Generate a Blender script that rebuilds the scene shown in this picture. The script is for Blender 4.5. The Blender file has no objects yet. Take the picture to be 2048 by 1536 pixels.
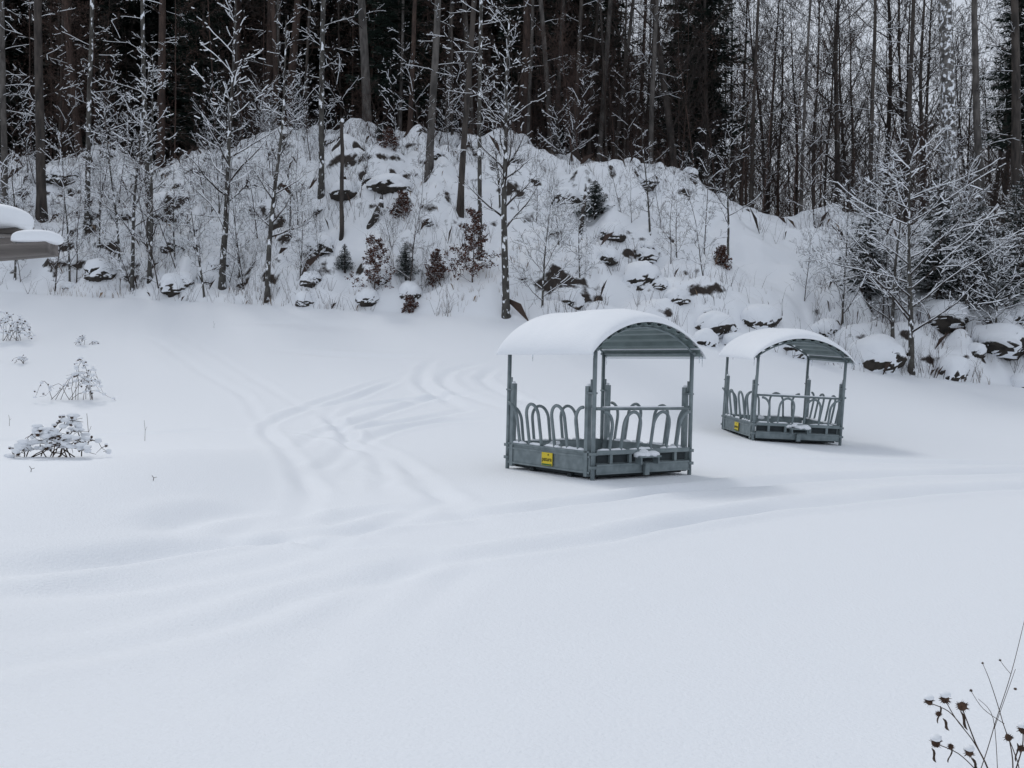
import bpy, math, random
import numpy as np
from mathutils import Vector, Quaternion, Matrix
C = bpy.context.scene.collection
PI = math.pi
F = 2000.0; HZ = 747.0; CAMZ = 1.7

# ------------------------------------------------------------------ noise / terrain
def _h(i, j, s):
    n = (i * 374761393 + j * 668265263 + s * 974634777) & 0xFFFFFFFF
    n = ((n ^ (n >> 13)) * 1274126177) & 0xFFFFFFFF
    return ((n ^ (n >> 16)) & 0xFFFF) / 65535.0
def vn(x, y, s=0):
    xi = np.floor(x).astype(np.int64); yi = np.floor(y).astype(np.int64)
    fx = x - xi; fy = y - yi
    fx = fx * fx * (3 - 2 * fx); fy = fy * fy * (3 - 2 * fy)
    a = _h(xi, yi, s); b = _h(xi + 1, yi, s); c = _h(xi, yi + 1, s); d = _h(xi + 1, yi + 1, s)
    return (a * (1 - fx) + b * fx) * (1 - fy) + (c * (1 - fx) + d * fx) * fy - .5
def sst(t):
    t = np.clip(t, 0, 1); return t * t * (3 - 2 * t)
def sm(u, xs, ys):
    return sum(np.interp(u + o, xs, ys) for o in (-90, -45, 0, 45, 90)) / 5
EU = [-400, 0, 500, 1000, 1400, 1700, 2048, 2500]
ED = [46, 45, 42, 38, 37, 37, 38, 38]
EP = [575, 583, 606, 637, 668, 738, 775, 800]
CU = [-400, 0, 300, 600, 750, 950, 1100, 1300, 1400, 1500, 1600, 1750, 2048, 2500]
CD = [60, 60, 58, 57, 56, 56, 55, 54, 53, 52, 52, 52, 52, 52]
CP = [330, 335, 325, 288, 270, 277, 308, 350, 388, 434, 437, 447, 470, 480]
EZ = [1.7 - (p - HZ) * d / F for p, d in zip(EP, ED)]
CZ = [1.7 - (p - HZ) * d / F for p, d in zip(CP, CD)]
FN = (1.5, 17.6); FF = (6.92, 25.9)
def H(x, y, detail=True):
    x = np.asarray(x, float); y = np.asarray(y, float)
    th = np.arctan2(x, y); thc = np.clip(th, -1.05, 1.05); r = np.hypot(x, y)
    d = r * np.cos(thc); u = 1024 + F * np.tan(thc)
    wb = 1 - sst((np.abs(th) - 1.0) / .9)
    ed = sm(u, EU, ED); ez = sm(u, EU, EZ) * wb; cd = sm(u, CU, CD); cz = sm(u, CU, CZ) * wb
    d0 = 19.0
    t = np.clip((d - d0) / (ed - d0), 0, 1)
    z = ez * t ** 1.7
    z = z - .03 * np.clip(x, 0, 12) * np.clip(1 - (d - 26) / 12, 0, 1) * np.clip(d / 10, 0, 1)
    z = z + .6 * sst((-x - 2.7) / 2.6) * np.exp(-((d - 13) / 7) ** 2) * wb
    s = (d - ed) / (cd - ed); sc = np.clip(s, 0, 1)
    z = z + (cz - ez) * (1 - (1 - sc) ** 1.4)
    sl = np.interp(u, [0, 1000, 1500, 2048], [.06, .04, -.02, -.03])
    z = z + np.clip(d - cd, 0, 150) * sl * wb
    z = z + .04 * vn(x / 3.1, y / 2.2, 3) * sst(r / 6) + .02 * vn(x / 1.3, y / .9, 4) * np.exp(-(d / 14) ** 2)
    if detail:
        smooth = 1 - .6 * np.exp(-((u - 1540) / 110) ** 2)
        m = sst(s * 7 + .15) * wb * smooth
        z = z + m * (1.3 * vn(x / 4.1, y / 3.3, 11) + 1.15 * vn(x / 1.7, y / 1.4, 12) + .95 * (vn(x / .85, y / .8, 13)) + .28 * vn(x / .45, y / .45, 14))
        q = z / .9; fr = q - np.floor(q)
        z = z + m * .34 * (sst(fr * 1.6 - .3) - fr) * sst(vn(x / 3, y / 3, 21) * 3 + .6)
    dn = np.hypot(x - FN[0], y - FN[1]); w = np.exp(-(dn / 2.6) ** 4)
    z = z * (1 - w) + w * (-.02 - .023 * (x - FN[0]))
    dn = np.hypot(x - FF[0], y - FF[1]); w = np.exp(-(dn / 2.8) ** 4)
    z = z * (1 - w) + w * (.03 - .09 * ((x - FF[0]) * .79 - (y - FF[1]) * .61))
    return z
def hz(x, y): return float(H(np.array([x]), np.array([y]))[0])
_ds = np.concatenate([np.linspace(2, 30, 900), np.linspace(30.02, 110, 1400)])
def hit(px, py, detail=True):
    x = (px - 1024) / F * _ds; zr = CAMZ - (py - HZ) / F * _ds
    hh = H(x, _ds, detail); k = np.argmax(hh >= zr)
    if hh[k] < zr[k]: k = len(_ds) // 2
    return Vector((float(x[k]), float(_ds[k]), float(hh[k])))
def P(px, py, d): return Vector(((px - 1024) / F * d, d, CAMZ - (py - HZ) / F * d))

# ------------------------------------------------------------------ materials
def newmat(name):
    m = bpy.data.materials.new(name); m.use_nodes = True
    nt = m.node_tree; b = nt.nodes['Principled BSDF']; return m, nt, b
SNOWC = (.86, .883, .915, 1)
def mat(name, c1, c2=None, scale=4, rough=.85, metal=0, snow=None, bump=0, bscale=20, stretch=(1, 1, 1), patch=None):
    m, nt, b = newmat(name); N = nt.nodes; L = nt.links
    c2 = c2 or tuple(c * .6 for c in c1)
    tc = N.new('ShaderNodeTexCoord'); mp = N.new('ShaderNodeMapping'); mp.inputs['Scale'].default_value = stretch
    L.new(tc.outputs['Object'], mp.inputs['Vector'])
    nz = N.new('ShaderNodeTexNoise'); nz.inputs['Scale'].default_value = scale; nz.inputs['Detail'].default_value = 5
    L.new(mp.outputs[0], nz.inputs['Vector'])
    cr = N.new('ShaderNodeValToRGB'); cr.color_ramp.elements[0].position = .35; cr.color_ramp.elements[1].position = .65
    cr.color_ramp.elements[0].color = (*c1, 1); cr.color_ramp.elements[1].color = (*c2, 1)
    L.new(nz.outputs['Fac'], cr.inputs[0]); col = cr.outputs[0]
    def addsnow(fac, col):
        mx = N.new('ShaderNodeMix'); mx.data_type = 'RGBA'
        L.new(fac, mx.inputs['Factor']); L.new(col, mx.inputs['A']); mx.inputs['B'].default_value = SNOWC
        return mx.outputs['Result']
    if patch:   # wind-blown snow patches stuck on bark: (scale, lo, hi)
        n2 = N.new('ShaderNodeTexNoise'); n2.inputs['Scale'].default_value = patch[0]; n2.inputs['Detail'].default_value = 4
        L.new(mp.outputs[0], n2.inputs['Vector'])
        mr = N.new('ShaderNodeMapRange'); mr.inputs[1].default_value = patch[1]; mr.inputs[2].default_value = patch[2]
        L.new(n2.outputs['Fac'], mr.inputs[0]); col = addsnow(mr.outputs[0], col)
    if snow:
        g = N.new('ShaderNodeNewGeometry'); sx = N.new('ShaderNodeSeparateXYZ'); L.new(g.outputs['Normal'], sx.inputs[0])
        n3 = N.new('ShaderNodeTexNoise'); n3.inputs['Scale'].default_value = snow[2]; L.new(tc.outputs['Object'], n3.inputs['Vector'])
        ad = N.new('ShaderNodeMath'); ad.operation = 'MULTIPLY_ADD'; ad.inputs[1].default_value = snow[3]; L.new(n3.outputs['Fac'], ad.inputs[0]); L.new(sx.outputs['Z'], ad.inputs[2])
        mr = N.new('ShaderNodeMapRange'); mr.inputs[1].default_value = snow[0] + snow[3] * .5; mr.inputs[2].default_value = snow[1] + snow[3] * .5
        L.new(ad.outputs[0], mr.inputs[0]); col = addsnow(mr.outputs[0], col)
    L.new(col, b.inputs['Base Color']); b.inputs['Roughness'].default_value = rough; b.inputs['Metallic'].default_value = metal
    b.inputs['Specular IOR Level'].default_value = .25
    if bump:
        bp = N.new('ShaderNodeBump'); bp.inputs['Strength'].default_value = bump; bp.inputs['Distance'].default_value = .03
        n4 = N.new('ShaderNodeTexNoise'); n4.inputs['Scale'].default_value = bscale; n4.inputs['Detail'].default_value = 6
        L.new(mp.outputs[0], n4.inputs['Vector']); L.new(n4.outputs['Fac'], bp.inputs['Height']); L.new(bp.outputs[0], b.inputs['Normal'])
    return m
M = {}
M['snow'] = mat('snow', SNOWC[:3], (.84, .865, .9), 3, .7, bump=.25, bscale=25)
M['trunk'] = mat('trunk_bark', (.085, .072, .063), (.034, .030, .028), 5, bump=.8, bscale=14, stretch=(1, 1, .25))
M['trunk_gray'] = mat('trunk_gray_bark', (.14, .128, .118), (.05, .046, .043), 4, bump=.6, bscale=12, stretch=(1, 1, .35))
M['trunk_snowy'] = mat('snow_speckled_bark', (.10, .095, .085), (.04, .036, .033), 5, bump=.5, bscale=12, stretch=(1, 1, .6), patch=(6, .57, .62))
M['birch'] = mat('pale_bark', (.19, .18, .17), (.06, .056, .053), 5, bump=.5, bscale=10, stretch=(1, 1, .8), patch=(6, .52, .60))
M['red_trunk'] = mat('reddish_bark', (.10, .068, .055), (.046, .034, .030), 5, bump=.8, bscale=14, stretch=(1, 1, .25))
M['twig'] = mat('twig_bark', (.055, .043, .038), (.028, .023, .021), 2)
M['twig_red'] = mat('reddish_twig_bark', (.085, .054, .043), (.044, .031, .027), 2)
M['twig_gray'] = mat('gray_twig_bark', (.10, .085, .078), (.05, .043, .04), 2, snow=(.55, .85, 3, .5))
M['leafbrown'] = mat('withered_leaf', (.12, .055, .04), (.055, .028, .022), 6, snow=(.6, .85, 5, .8))
M['leafdull'] = mat('dull_withered_leaf', (.08, .046, .035), (.04, .026, .021), 6)
M['needle'] = mat('dark_needle', (.014, .022, .016), (.008, .012, .010), 3)
M['needle_dust'] = mat('dusted_needle', (.020, .034, .024), (.010, .018, .014), 3, snow=(.86, 1.0, 2.2, .8))
M['needle_snow'] = mat('snowy_needle', (.04, .05, .044), (.02, .027, .023), 5, snow=(.28, .54, 4, .9))
M['rock'] = mat('mossy_rock', (.055, .047, .04), (.018, .016, .014), 2.5, bump=1, bscale=6, snow=(.0, .24, 3, 1.2))
M['metal'] = mat('galvanised_metal', (.24, .28, .29), (.165, .20, .21), 6, .5, .3, bump=.1, bscale=30)
M['sheet'] = mat('corrugated_sheet', (.20, .25, .25), (.155, .195, .195), 3, .5, .2)
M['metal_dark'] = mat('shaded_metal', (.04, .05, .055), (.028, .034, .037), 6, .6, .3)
M['yellow'] = mat('yellow_plate', (.72, .56, .04), (.66, .50, .04), 4, .5)
M['black'] = mat('black_print', (.01, .01, .01), (.015, .015, .015), 4, .5)
M['green'] = mat('green_print', (.03, .14, .06), (.03, .12, .05), 4, .5)
M['wood'] = mat('weathered_wood', (.22, .198, .185), (.11, .10, .093), 3, bump=.8, bscale=9, stretch=(.4, 6, 6))
M['drystem'] = mat('dry_stem', (.08, .052, .036), (.04, .028, .02), 12)
M['burr'] = mat('burr_brown', (.095, .055, .035), (.04, .024, .018), 60)
M['straw'] = mat('dead_grass', (.26, .19, .13), (.13, .09, .065), 1.5)
M['brush'] = mat('brush_twig', (.075, .05, .04), (.035, .026, .023), .5)
mi, nt, b = newmat('ice'); b.inputs['Base Color'].default_value = (.8, .87, .92, 1); b.inputs['Roughness'].default_value = .1; b.inputs['Transmission Weight'].default_value = .8; M['ice'] = mi

mg, nt, b = newmat('ground_snow'); N = nt.nodes; L = nt.links
g = N.new('ShaderNodeNewGeometry'); sx = N.new('ShaderNodeSeparateXYZ'); L.new(g.outputs['Normal'], sx.inputs[0])
tc = N.new('ShaderNodeTexCoord')
n1 = N.new('ShaderNodeTexNoise'); n1.inputs['Scale'].default_value = 1.6; n1.inputs['Detail'].default_value = 6; L.new(tc.outputs['Object'], n1.inputs['Vector'])
ma = N.new('ShaderNodeMath'); ma.operation = 'MULTIPLY_ADD'; ma.inputs[1].default_value = .8; L.new(n1.outputs['Fac'], ma.inputs[0]); L.new(sx.outputs['Z'], ma.inputs[2])
mr = N.new('ShaderNodeMapRange'); mr.inputs[1].default_value = .79; mr.inputs[2].default_value = .87; L.new(ma.outputs[0], mr.inputs[0])
sp_ = N.new('ShaderNodeSeparateXYZ'); L.new(g.outputs['Position'], sp_.inputs[0])   # only the slope (higher ground) shows bare earth
ml = N.new('ShaderNodeMapRange'); ml.inputs[1].default_value = 1.0; ml.inputs[2].default_value = .8; L.new(sp_.outputs['Z'], ml.inputs[0])
mxm = N.new('ShaderNodeMath'); mxm.operation = 'MAXIMUM'; L.new(mr.outputs[0], mxm.inputs[0]); L.new(ml.outputs[0], mxm.inputs[1])
n2 = N.new('ShaderNodeTexNoise'); n2.inputs['Scale'].default_value = 9; L.new(tc.outputs['Object'], n2.inputs['Vector'])
cr = N.new('ShaderNodeValToRGB'); cr.color_ramp.elements[0].color = (.012, .01, .009, 1); cr.color_ramp.elements[1].color = (.06, .045, .036, 1); L.new(n2.outputs['Fac'], cr.inputs[0])
mx = N.new('ShaderNodeMix'); mx.data_type = 'RGBA'; L.new(mxm.outputs[0], mx.inputs['Factor']); L.new(cr.outputs[0], mx.inputs['A']); mx.inputs['B'].default_value = SNOWC
L.new(mx.outputs['Result'], b.inputs['Base Color']); b.inputs['Roughness'].default_value = .65; b.inputs['Specular IOR Level'].default_value = .3
n3 = N.new('ShaderNodeTexNoise'); n3.inputs['Scale'].default_value = 40; n3.inputs['Detail'].default_value = 8; L.new(tc.outputs['Object'], n3.inputs['Vector'])
bp = N.new('ShaderNodeBump'); bp.inputs['Strength'].default_value = .7; bp.inputs['Distance'].default_value = .014; L.new(n3.outputs['Fac'], bp.inputs['Height']); L.new(bp.outputs[0], b.inputs['Normal'])
M['ground'] = mg

# ------------------------------------------------------------------ mesh helpers
KIDS = {}
class MB:
    def __init__(s): s.v = []; s.f = []
    def tube(s, pts, rad, n=5, cap=True):
        b0 = len(s.v); m = len(pts)
        for i, p in enumerate(pts):
            t = (pts[min(i + 1, m - 1)] - pts[max(i - 1, 0)])
            if t.length < 1e-9: t = Vector((0, 0, 1))
            t.normalize()
            ref = Vector((0, 0, 1)) if abs(t.z) < .9 else Vector((1, 0, 0))
            if i == 0: a = t.cross(ref).normalized()
            else:
                a = a - t * a.dot(t)
                a = a.normalized() if a.length > 1e-6 else t.cross(ref).normalized()
            c = t.cross(a); r = rad[i]
            for k in range(n):
                an = 2 * PI * k / n
                q = p + (a * math.cos(an) + c * math.sin(an)) * r
                s.v.append((q.x, q.y, q.z))
        for i in range(m - 1):
            for k in range(n):
                k2 = (k + 1) % n
                s.f.append((b0 + i * n + k, b0 + i * n + k2, b0 + (i + 1) * n + k2, b0 + (i + 1) * n + k))
        if cap and n > 2:
            s.f.append(tuple(b0 + k for k in range(n))[::-1]); s.f.append(tuple(b0 + (m - 1) * n + k for k in range(n)))
    def box(s, c, sz, mtx=None):
        b0 = len(s.v)
        for dx in (-.5, .5):
            for dy in (-.5, .5):
                for dz in (-.5, .5):
                    q = Vector((c[0] + dx * sz[0], c[1] + dy * sz[1], c[2] + dz * sz[2]))
                    if mtx: q = mtx @ q
                    s.v.append(tuple(q))
        for f in ((0, 1, 3, 2), (4, 6, 7, 5), (0, 4, 5, 1), (2, 3, 7, 6), (0, 2, 6, 4), (1, 5, 7, 3)): s.f.append(tuple(b0 + k for k in f))
    def poly(s, pts):
        b0 = len(s.v); s.v += [tuple(p) for p in pts]; s.f.append(tuple(range(b0, b0 + len(pts))))
    def blob(s, c, r, nu=10, nv=7, rng=None, j=.12, flat=0):
        b0 = len(s.v)
        for i in range(nv + 1):
            ph = -PI / 2 + PI * i / nv
            for k in range(nu):
                th = 2 * PI * k / nu; jj = 1 + (rng.uniform(-j, j) if rng and 0 < i < nv else 0)
                z = math.sin(ph) * jj
                if z < 0: z *= (1 - flat)
                s.v.append((c[0] + math.cos(th) * math.cos(ph) * r[0] * jj, c[1] + math.sin(th) * math.cos(ph) * r[1] * jj, c[2] + z * r[2]))
        for i in range(nv):
            for k in range(nu):
                k2 = (k + 1) % nu; s.f.append((b0 + i * nu + k, b0 + i * nu + k2, b0 + (i + 1) * nu + k2, b0 + (i + 1) * nu + k))
    def build(s, name, m, parent=None, smooth=True):
        me = bpy.data.meshes.new(name); me.from_pydata(s.v, [], s.f); me.materials.append(m)
        if smooth: me.shade_smooth()
        o = bpy.data.objects.new(name, me); C.objects.link(o)
        if parent: o.parent = parent; KIDS.setdefault(parent.name, []).append(o)
        return o
def tag(o, label=None, cat=None, group=None, kind=None):
    if label: o['label'] = label
    if cat: o['category'] = cat
    if group: o['group'] = group
    if kind: o['kind'] = kind
    return o
def thing(name, label, cat, loc=(0, 0, 0), rz=0, group=None):
    o = bpy.data.objects.new(name, None); C.objects.link(o); o.location = loc; o.rotation_euler = (0, 0, rz); o.empty_display_size = .2
    return tag(o, label, cat, group)
def dup(o, parent=None):
    c = o.copy(); C.objects.link(c)
    if parent: c.parent = parent; KIDS.setdefault(parent.name, []).append(c)
    for ch in list(KIDS.get(o.name, [])): dup(ch, c)
    return c
def np_mesh(name, co, fc, m, smooth=True):
    k = fc.shape[1]; me = bpy.data.meshes.new(name); me.vertices.add(len(co)); me.vertices.foreach_set('co', co.astype(np.float32).ravel())
    me.loops.add(fc.size); me.loops.foreach_set('vertex_index', fc.astype(np.int32).ravel()); me.polygons.add(len(fc))
    me.polygons.foreach_set('loop_start', np.arange(0, fc.size, k, dtype=np.int32)); me.update(calc_edges=True); me.validate()
    if smooth: me.shade_smooth()
    me.materials.append(m); o = bpy.data.objects.new(name, me); C.objects.link(o); return o

# ------------------------------------------------------------------ ground sheet
def track_pts(pl):
    q = [np.array(p, float) for p in pl]; out = []
    for i in range(len(q) - 1):
        a = q[max(i - 1, 0)]; b_ = q[i]; c = q[i + 1]; d = q[min(i + 2, len(q) - 1)]; n = max(2, int(np.hypot(*(c - b_)) / 30))
        for k in range(n):
            s = k / n; out.append(.5 * ((2 * b_) + (c - a) * s + (2 * a - 5 * b_ + 4 * c - d) * s * s + (3 * b_ - a - 3 * c + d) * s ** 3))
    out.append(q[-1])
    return [hit(p[0], p[1], False) for p in out]
# (drawn line, depth, half width)
TR = [
 ([(2500, 932), (2048, 944), (1700, 955), (1400, 978), (1100, 1012), (900, 1036), (760, 1055)], .12, .17),
 ([(2500, 962), (2048, 974), (1800, 990), (1500, 1023), (1200, 1076), (1000, 1106), (880, 1122)], .12, .18),
 ([(940, 1030), (860, 1042), (700, 1062), (560, 1080), (350, 1105), (-100, 1160)], .05, .17),
 ([(1060, 1095), (900, 1118), (780, 1145), (600, 1195), (400, 1260), (-100, 1350)], .045, .19),
 ([(980, 1065), (930, 1032), (860, 975), (800, 925), (740, 890), (690, 862), (650, 830), (600, 810)], .04, .16),
 ([(520, 1110), (590, 1050), (614, 995), (600, 945), (565, 895), (530, 862), (560, 835), (640, 805), (740, 770), (830, 742), (885, 712)], .045, .15),
 ([(560, 890), (520, 840), (490, 795), (400, 742), (330, 692), (240, 655)], .022, .14),
 ([(640, 840), (560, 790), (480, 740), (400, 690), (340, 655)], .016, .14),
 ([(940, 825), (868, 785), (840, 752), (880, 712)], .065, .17),
 ([(1020, 820), (930, 790), (888, 765), (905, 742), (985, 720)], .065, .17),
 ([(1090, 818), (1000, 782), (962, 757), (1000, 732)], .065, .17),
 ([(580, 915), (620, 875), (700, 850), (800, 815), (900, 790), (1000, 782)], .065, .17),
 ([(540, 850), (600, 822), (700, 800), (830, 745)], .06, .16),
 ([(780, 925), (690, 880), (720, 855), (800, 845), (960, 815)], .065, .17),
 ([(700, 905), (760, 870), (860, 845), (980, 840)], .055, .16),
 ([(640, 860), (720, 815), (820, 800), (930, 795)], .05, .15),
 ([(600, 960), (680, 910), (700, 870), (660, 835), (680, 805)], .04, .15),
 ([(760, 1010), (770, 950), (740, 905), (640, 870), (540, 862)], .04, .15),
 ([(640, 1090), (760, 1050), (860, 1010), (900, 985)], .04, .16),
 ([(-100, 1130), (0, 1125), (200, 1112), (420, 1085), (560, 1040)], .035, .2),
 ([(-100, 1195), (0, 1190), (300, 1175), (600, 1115), (760, 1060)], .03, .2),
 ([(-100, 1310), (0, 1290), (250, 1245), (520, 1165), (760, 1140)], .03, .22),
 ([(500, 1400), (640, 1290), (780, 1180), (880, 1090)], .035, .16),
 ([(420, 1360), (600, 1260), (740, 1170), (830, 1090)], .028, .16),
 ([(700, 1320), (860, 1200), (960, 1110)], .022, .18),
 ([(300, 1075), (350, 1050), (420, 1028), (520, 1015)], .06, .2),
 ([(620, 1060), (680, 1035), (760, 1020), (840, 1012)], .06, .2),
 ([(480, 1095), (600, 1085), (700, 1095), (800, 1090)], .045, .18),
 ([(1380, 890), (1500, 905), (1700, 922), (2048, 928), (2400, 935)], .08, .15),
 ([(540, 700), (700, 712), (880, 715)], .05, .2),
 ([(-100, 884), (0, 880), (250, 870), (420, 860), (520, 862)], .04, .2),
 ([(-100, 600), (0, 610), (200, 622), (500, 640), (800, 665)], .07, .4),
]
def build_ground():
    a = list(np.arange(-34, 34.001, .1)); a = [-180 + 6 * k for k in range(24)] + list(np.arange(-38, -34, .5)) + a + list(np.arange(34.5, 40, .5)) + [42 + 6 * k for k in range(23)]
    a = np.radians(np.array(sorted(set(np.round(a, 3)))))
    a = a[(a >= -PI) & (a < PI - .02)]
    rs = [.02, .4, .9, 1.5, 2.0]; r = 2.0
    while r < 32: r += min(max(r * r / 1700 * .42, .018), .085); rs.append(r)
    while r < 70: r += .14; rs.append(r)
    while r < 600: r *= 1.09; rs.append(r)
    rs = np.array(rs); A, R = np.meshgrid(a, rs)
    X = R * np.sin(A); Y = R * np.cos(A); Z = H(X, Y)
    x = X.ravel(); y = Y.ravel(); z = Z.ravel().copy()
    sel = np.where((R.ravel() < 40) & (np.abs(A.ravel()) < .65) & (R.ravel() > 2))[0]
    xs = x[sel]; ys = y[sel]; wob = 1 + .8 * vn(xs / 1.1, ys / 1.1, 31); dz = np.zeros(len(sel))
    jx = xs + .09 * vn(xs / .9, ys / .9, 40); jy = ys + .09 * vn(xs / .9, ys / .9, 41)
    wide = 1 + np.clip((ys - 12) / 8, 0, .6) * sst((xs - 1.5) / 3)
    for pl, amp, w0 in TR:
        w = w0 * wide
        pts = track_pts(pl); n = len(pts) - 1; dist = np.full(len(sel), 1e9); fade = np.zeros(len(sel))
        fa = 0 if 0 <= pl[0][0] <= 2048 else 1; fb = 0 if 0 <= pl[-1][0] <= 2048 else 1
        for i, (p, q) in enumerate(zip(pts[:-1], pts[1:])):
            vx, vy = q.x - p.x, q.y - p.y; l2 = vx * vx + vy * vy + 1e-9
            t = np.clip(((jx - p.x) * vx + (jy - p.y) * vy) / l2, 0, 1)
            dd = np.hypot(jx - p.x - t * vx, jy - p.y - t * vy); b_ = dd < dist
            dist = np.where(b_, dd, dist); s = (i + t) / n; fade = np.where(b_, np.clip(np.minimum(s + fa, 1 - s + fb) * 3.5, 0, 1), fade)
        dz += (-amp * np.exp(-(dist / w) ** 2) + .4 * amp * np.exp(-((dist - 2.0 * w) / (.9 * w)) ** 2)) * fade
    z[sel] += np.clip(dz * wob, -.17, .08) + .035 * vn(xs / 2.6, ys / 1.2, 51) * np.exp(-((ys - 8.5) / 4) ** 2) * sst((-xs + 1.8) / 3)
    z[sel] += .016 * vn(xs / 1.9, ys / 1.0, 52) * np.exp(-((ys - 6) / 5) ** 2) + .008 * vn(xs / .35, ys / .3, 53) * sst(vn(xs / 2, ys / 2, 54) * 3 + .3)
    nr, na = R.shape
    co = np.stack([x, y, z], 1)
    i = np.arange(nr - 1)[:, None] * na; j = np.arange(na)[None, :]; j2 = (j + 1) % na
    fc = np.stack([i + j, i + na + j, i + na + j2, i + j2], -1).reshape(-1, 4)
    o = np_mesh('ground', co, fc, M['ground']); tag(o, 'deep snow covering the field and the wooded slope', 'ground', kind='structure')
build_ground()

# ------------------------------------------------------------------ feeders
S = 1.13
def feeder(label, loc, rot, seed):
    rng = random.Random(seed)
    t = thing('hay_feeder', label, 'hay feeder', loc, 0, 'roofed hay feeders in the snowy field')
    t.rotation_mode = 'QUATERNION'; t.rotation_quaternion = rot
    for sx_ in (-1, 1):
        for sy in (-1, 1):
            m = MB(); m.tube([Vector((sx_ * S, sy * S, -.08)), Vector((sx_ * S, sy * S, 2.12))], [.036, .036], 12)
            for zz in (.2, .42): m.box((sx_ * S, sy * S, zz), (.1, .1, .05))
            m.build('roof_post', M['metal'], t)
            m = MB(); m.box((sx_ * S, sy * (S - .14), .78), (.08, .08, 1.46)); p = m.build('corner_post', M['metal'], t, False)
            m = MB(); m.tube([Vector((sx_ * S, sy * (S - .07), 1.40)), Vector((sx_ * S, sy * (S - .07), 1.62))], [.02, .02], 8)
            m.box((sx_ * S, sy * (S - .06), 1.40), (.11, .15, .03)); m.build('locking_pin', M['metal'], p)
            m = MB(); m.blob((sx_ * S, sy * (S - .14), 1.515), (.04, .04, .035), rng=rng); m.build('snow_cap', M['snow'], p)
    for k in range(4):
        R = Matrix.Rotation(k * PI / 2, 4, 'Z')
        m = MB()
        if k % 2 == 0:   # beam faced end
            m.box((0, -S + .05, .27), (2 * S - .16, .02, .36), R); m.box((0, -S, .44), (2 * S - .1, .08, .07), R); m.box((0, -S, .17), (2 * S - .1, .06, .17), R)
            m.box((0, -S - .035, .235), (2 * S - .1, .02, .025), R); m.box((0, -S - .035, .10), (2 * S - .1, .02, .02), R)
            for xx in (-.75, -.32, .32, .75): m.box((xx, -S, .33), (.06, .05, .146), R)
            pn = m.build('end_panel', M['metal'], t, False)
            m = MB(); m.box((0, -S + .03, .33), (2 * S - .2, .012, .12), R); m.build('slot', M['metal_dark'], pn, False)
            m = MB(); m.box((0, -S - .1, .36), (.5, .16, .03), R); m.box((-.2, -S - .1, .29), (.03, .14, .11), R); m.box((.2, -S - .1, .29), (.03, .14, .11), R)
            m.box((0, -S - .08, .14), (.10, .05, .18), R); bk = m.build('hitch_bracket', M['metal'], t, False)
            m = MB()
            for q in range(8):
                c = R @ Vector((rng.uniform(-.24, .24), -S - rng.uniform(-.04, .12), .405 + rng.uniform(-.02, .03))); m.blob(c, (.11, .10, .055), rng=rng, j=.08)
            m.build('snow_pile', M['snow'], bk)
        else:
            m.box((0, -S, .28), (2 * S - .1, .03, .36), R); m.box((0, -S - .005, .45), (2 * S - .1, .07, .03), R); m.box((0, -S - .02, .37), (2 * S - .1, .025, .03), R)
            m.box((0, -S - .01, .115), (2 * S - .1, .05, .03), R); pn = m.build('side_panel', M['metal'], t, False)
        m = MB(); x0 = -S + .1
        while x0 < S - .15:
            l = rng.uniform(.2, .7); x1 = min(x0 + l, S - .1); n = 6
            pts = [R @ Vector((x0 + (x1 - x0) * i / n, -S, .475 + rng.uniform(-.005, .008))) for i in range(n + 1)]
            m.tube(pts, [.012] + [rng.uniform(.022, .035) for i in range(n - 1)] + [.012], 8); x0 = x1 + rng.uniform(.02, .2)
        m.build('snow_ridge', M['snow'], pn)
        def arch(x0, x1, z1, half=0):
            r_ = (x1 - x0) / 2; cx = (x0 + x1) / 2; rv = r_ * 1.25; zt = z1 - rv; zl = .45
            full = []
            for i in range(6): full.append((x0, zl + (zt - zl) * i / 6))
            for i in range(15):
                an = PI - PI * i / 14; full.append((cx + r_ * math.cos(an), zt + rv * math.sin(an)))
            for i in range(1, 7): full.append((x1, zt + (zl - zt) * i / 6))
            if half == 1: full = full[13:]
            if half == 2: full = full[:14]
            return [R @ Vector((xx, -S - .16 * (zz - .45), zz)) for xx, zz in full]
        hw_ = .165 if k % 2 else .19
        for x0, x1, hf in ((-.34 - hw_, -.34 + hw_, 0), (.34 - hw_, .34 + hw_, 0), (-1.22, -.78, 1), (.78, 1.22, 2)):
            m = MB(); pts = arch(x0, x1, 1.17 if k % 2 else 1.10, hf); m.tube(pts, [.028] * len(pts), 8); m.build('hoop', M['metal'], t)
        if k == 0:
            m = MB(); pts = [R @ Vector((-S + .04, -S, 1.15)), R @ Vector((S - .04, -S, 1.15))]; m.tube(pts, [.026] * 2, 8); rl = m.build('top_rail', M['metal'], t)
            m = MB(); n = 16; pts = [R @ Vector((-.95 + 1.9 * i / n, -S, 1.178)) for i in range(n + 1)]; m.tube(pts, [.006] + [rng.uniform(.01, .02) for i in range(n - 1)] + [.006], 6); m.build('snow_ridge', M['snow'], rl)
    m = MB(); m.box((0, 0, .08), (2 * S - .2, 2 * S - .2, .09))
    for yy in (-.5, .5): m.box((0, yy, .01), (2 * S - .1, .1, .1))
    m.build('floor_tray', M['metal_dark'], t, False)
    m = MB(); n = 14
    for i in range(n + 1):
        for j in range(n + 1):
            m.v.append((-S + .05 + (2 * S - .1) * i / n, -S + .1 + (2 * S - .2) * j / n, .18 + rng.uniform(0, .03)))
    for i in range(n):
        for j in range(n): m.f.append((i * (n + 1) + j, (i + 1) * (n + 1) + j, (i + 1) * (n + 1) + j + 1, i * (n + 1) + j + 1))
    m.build('snow_bed', M['snow'], t)
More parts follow.
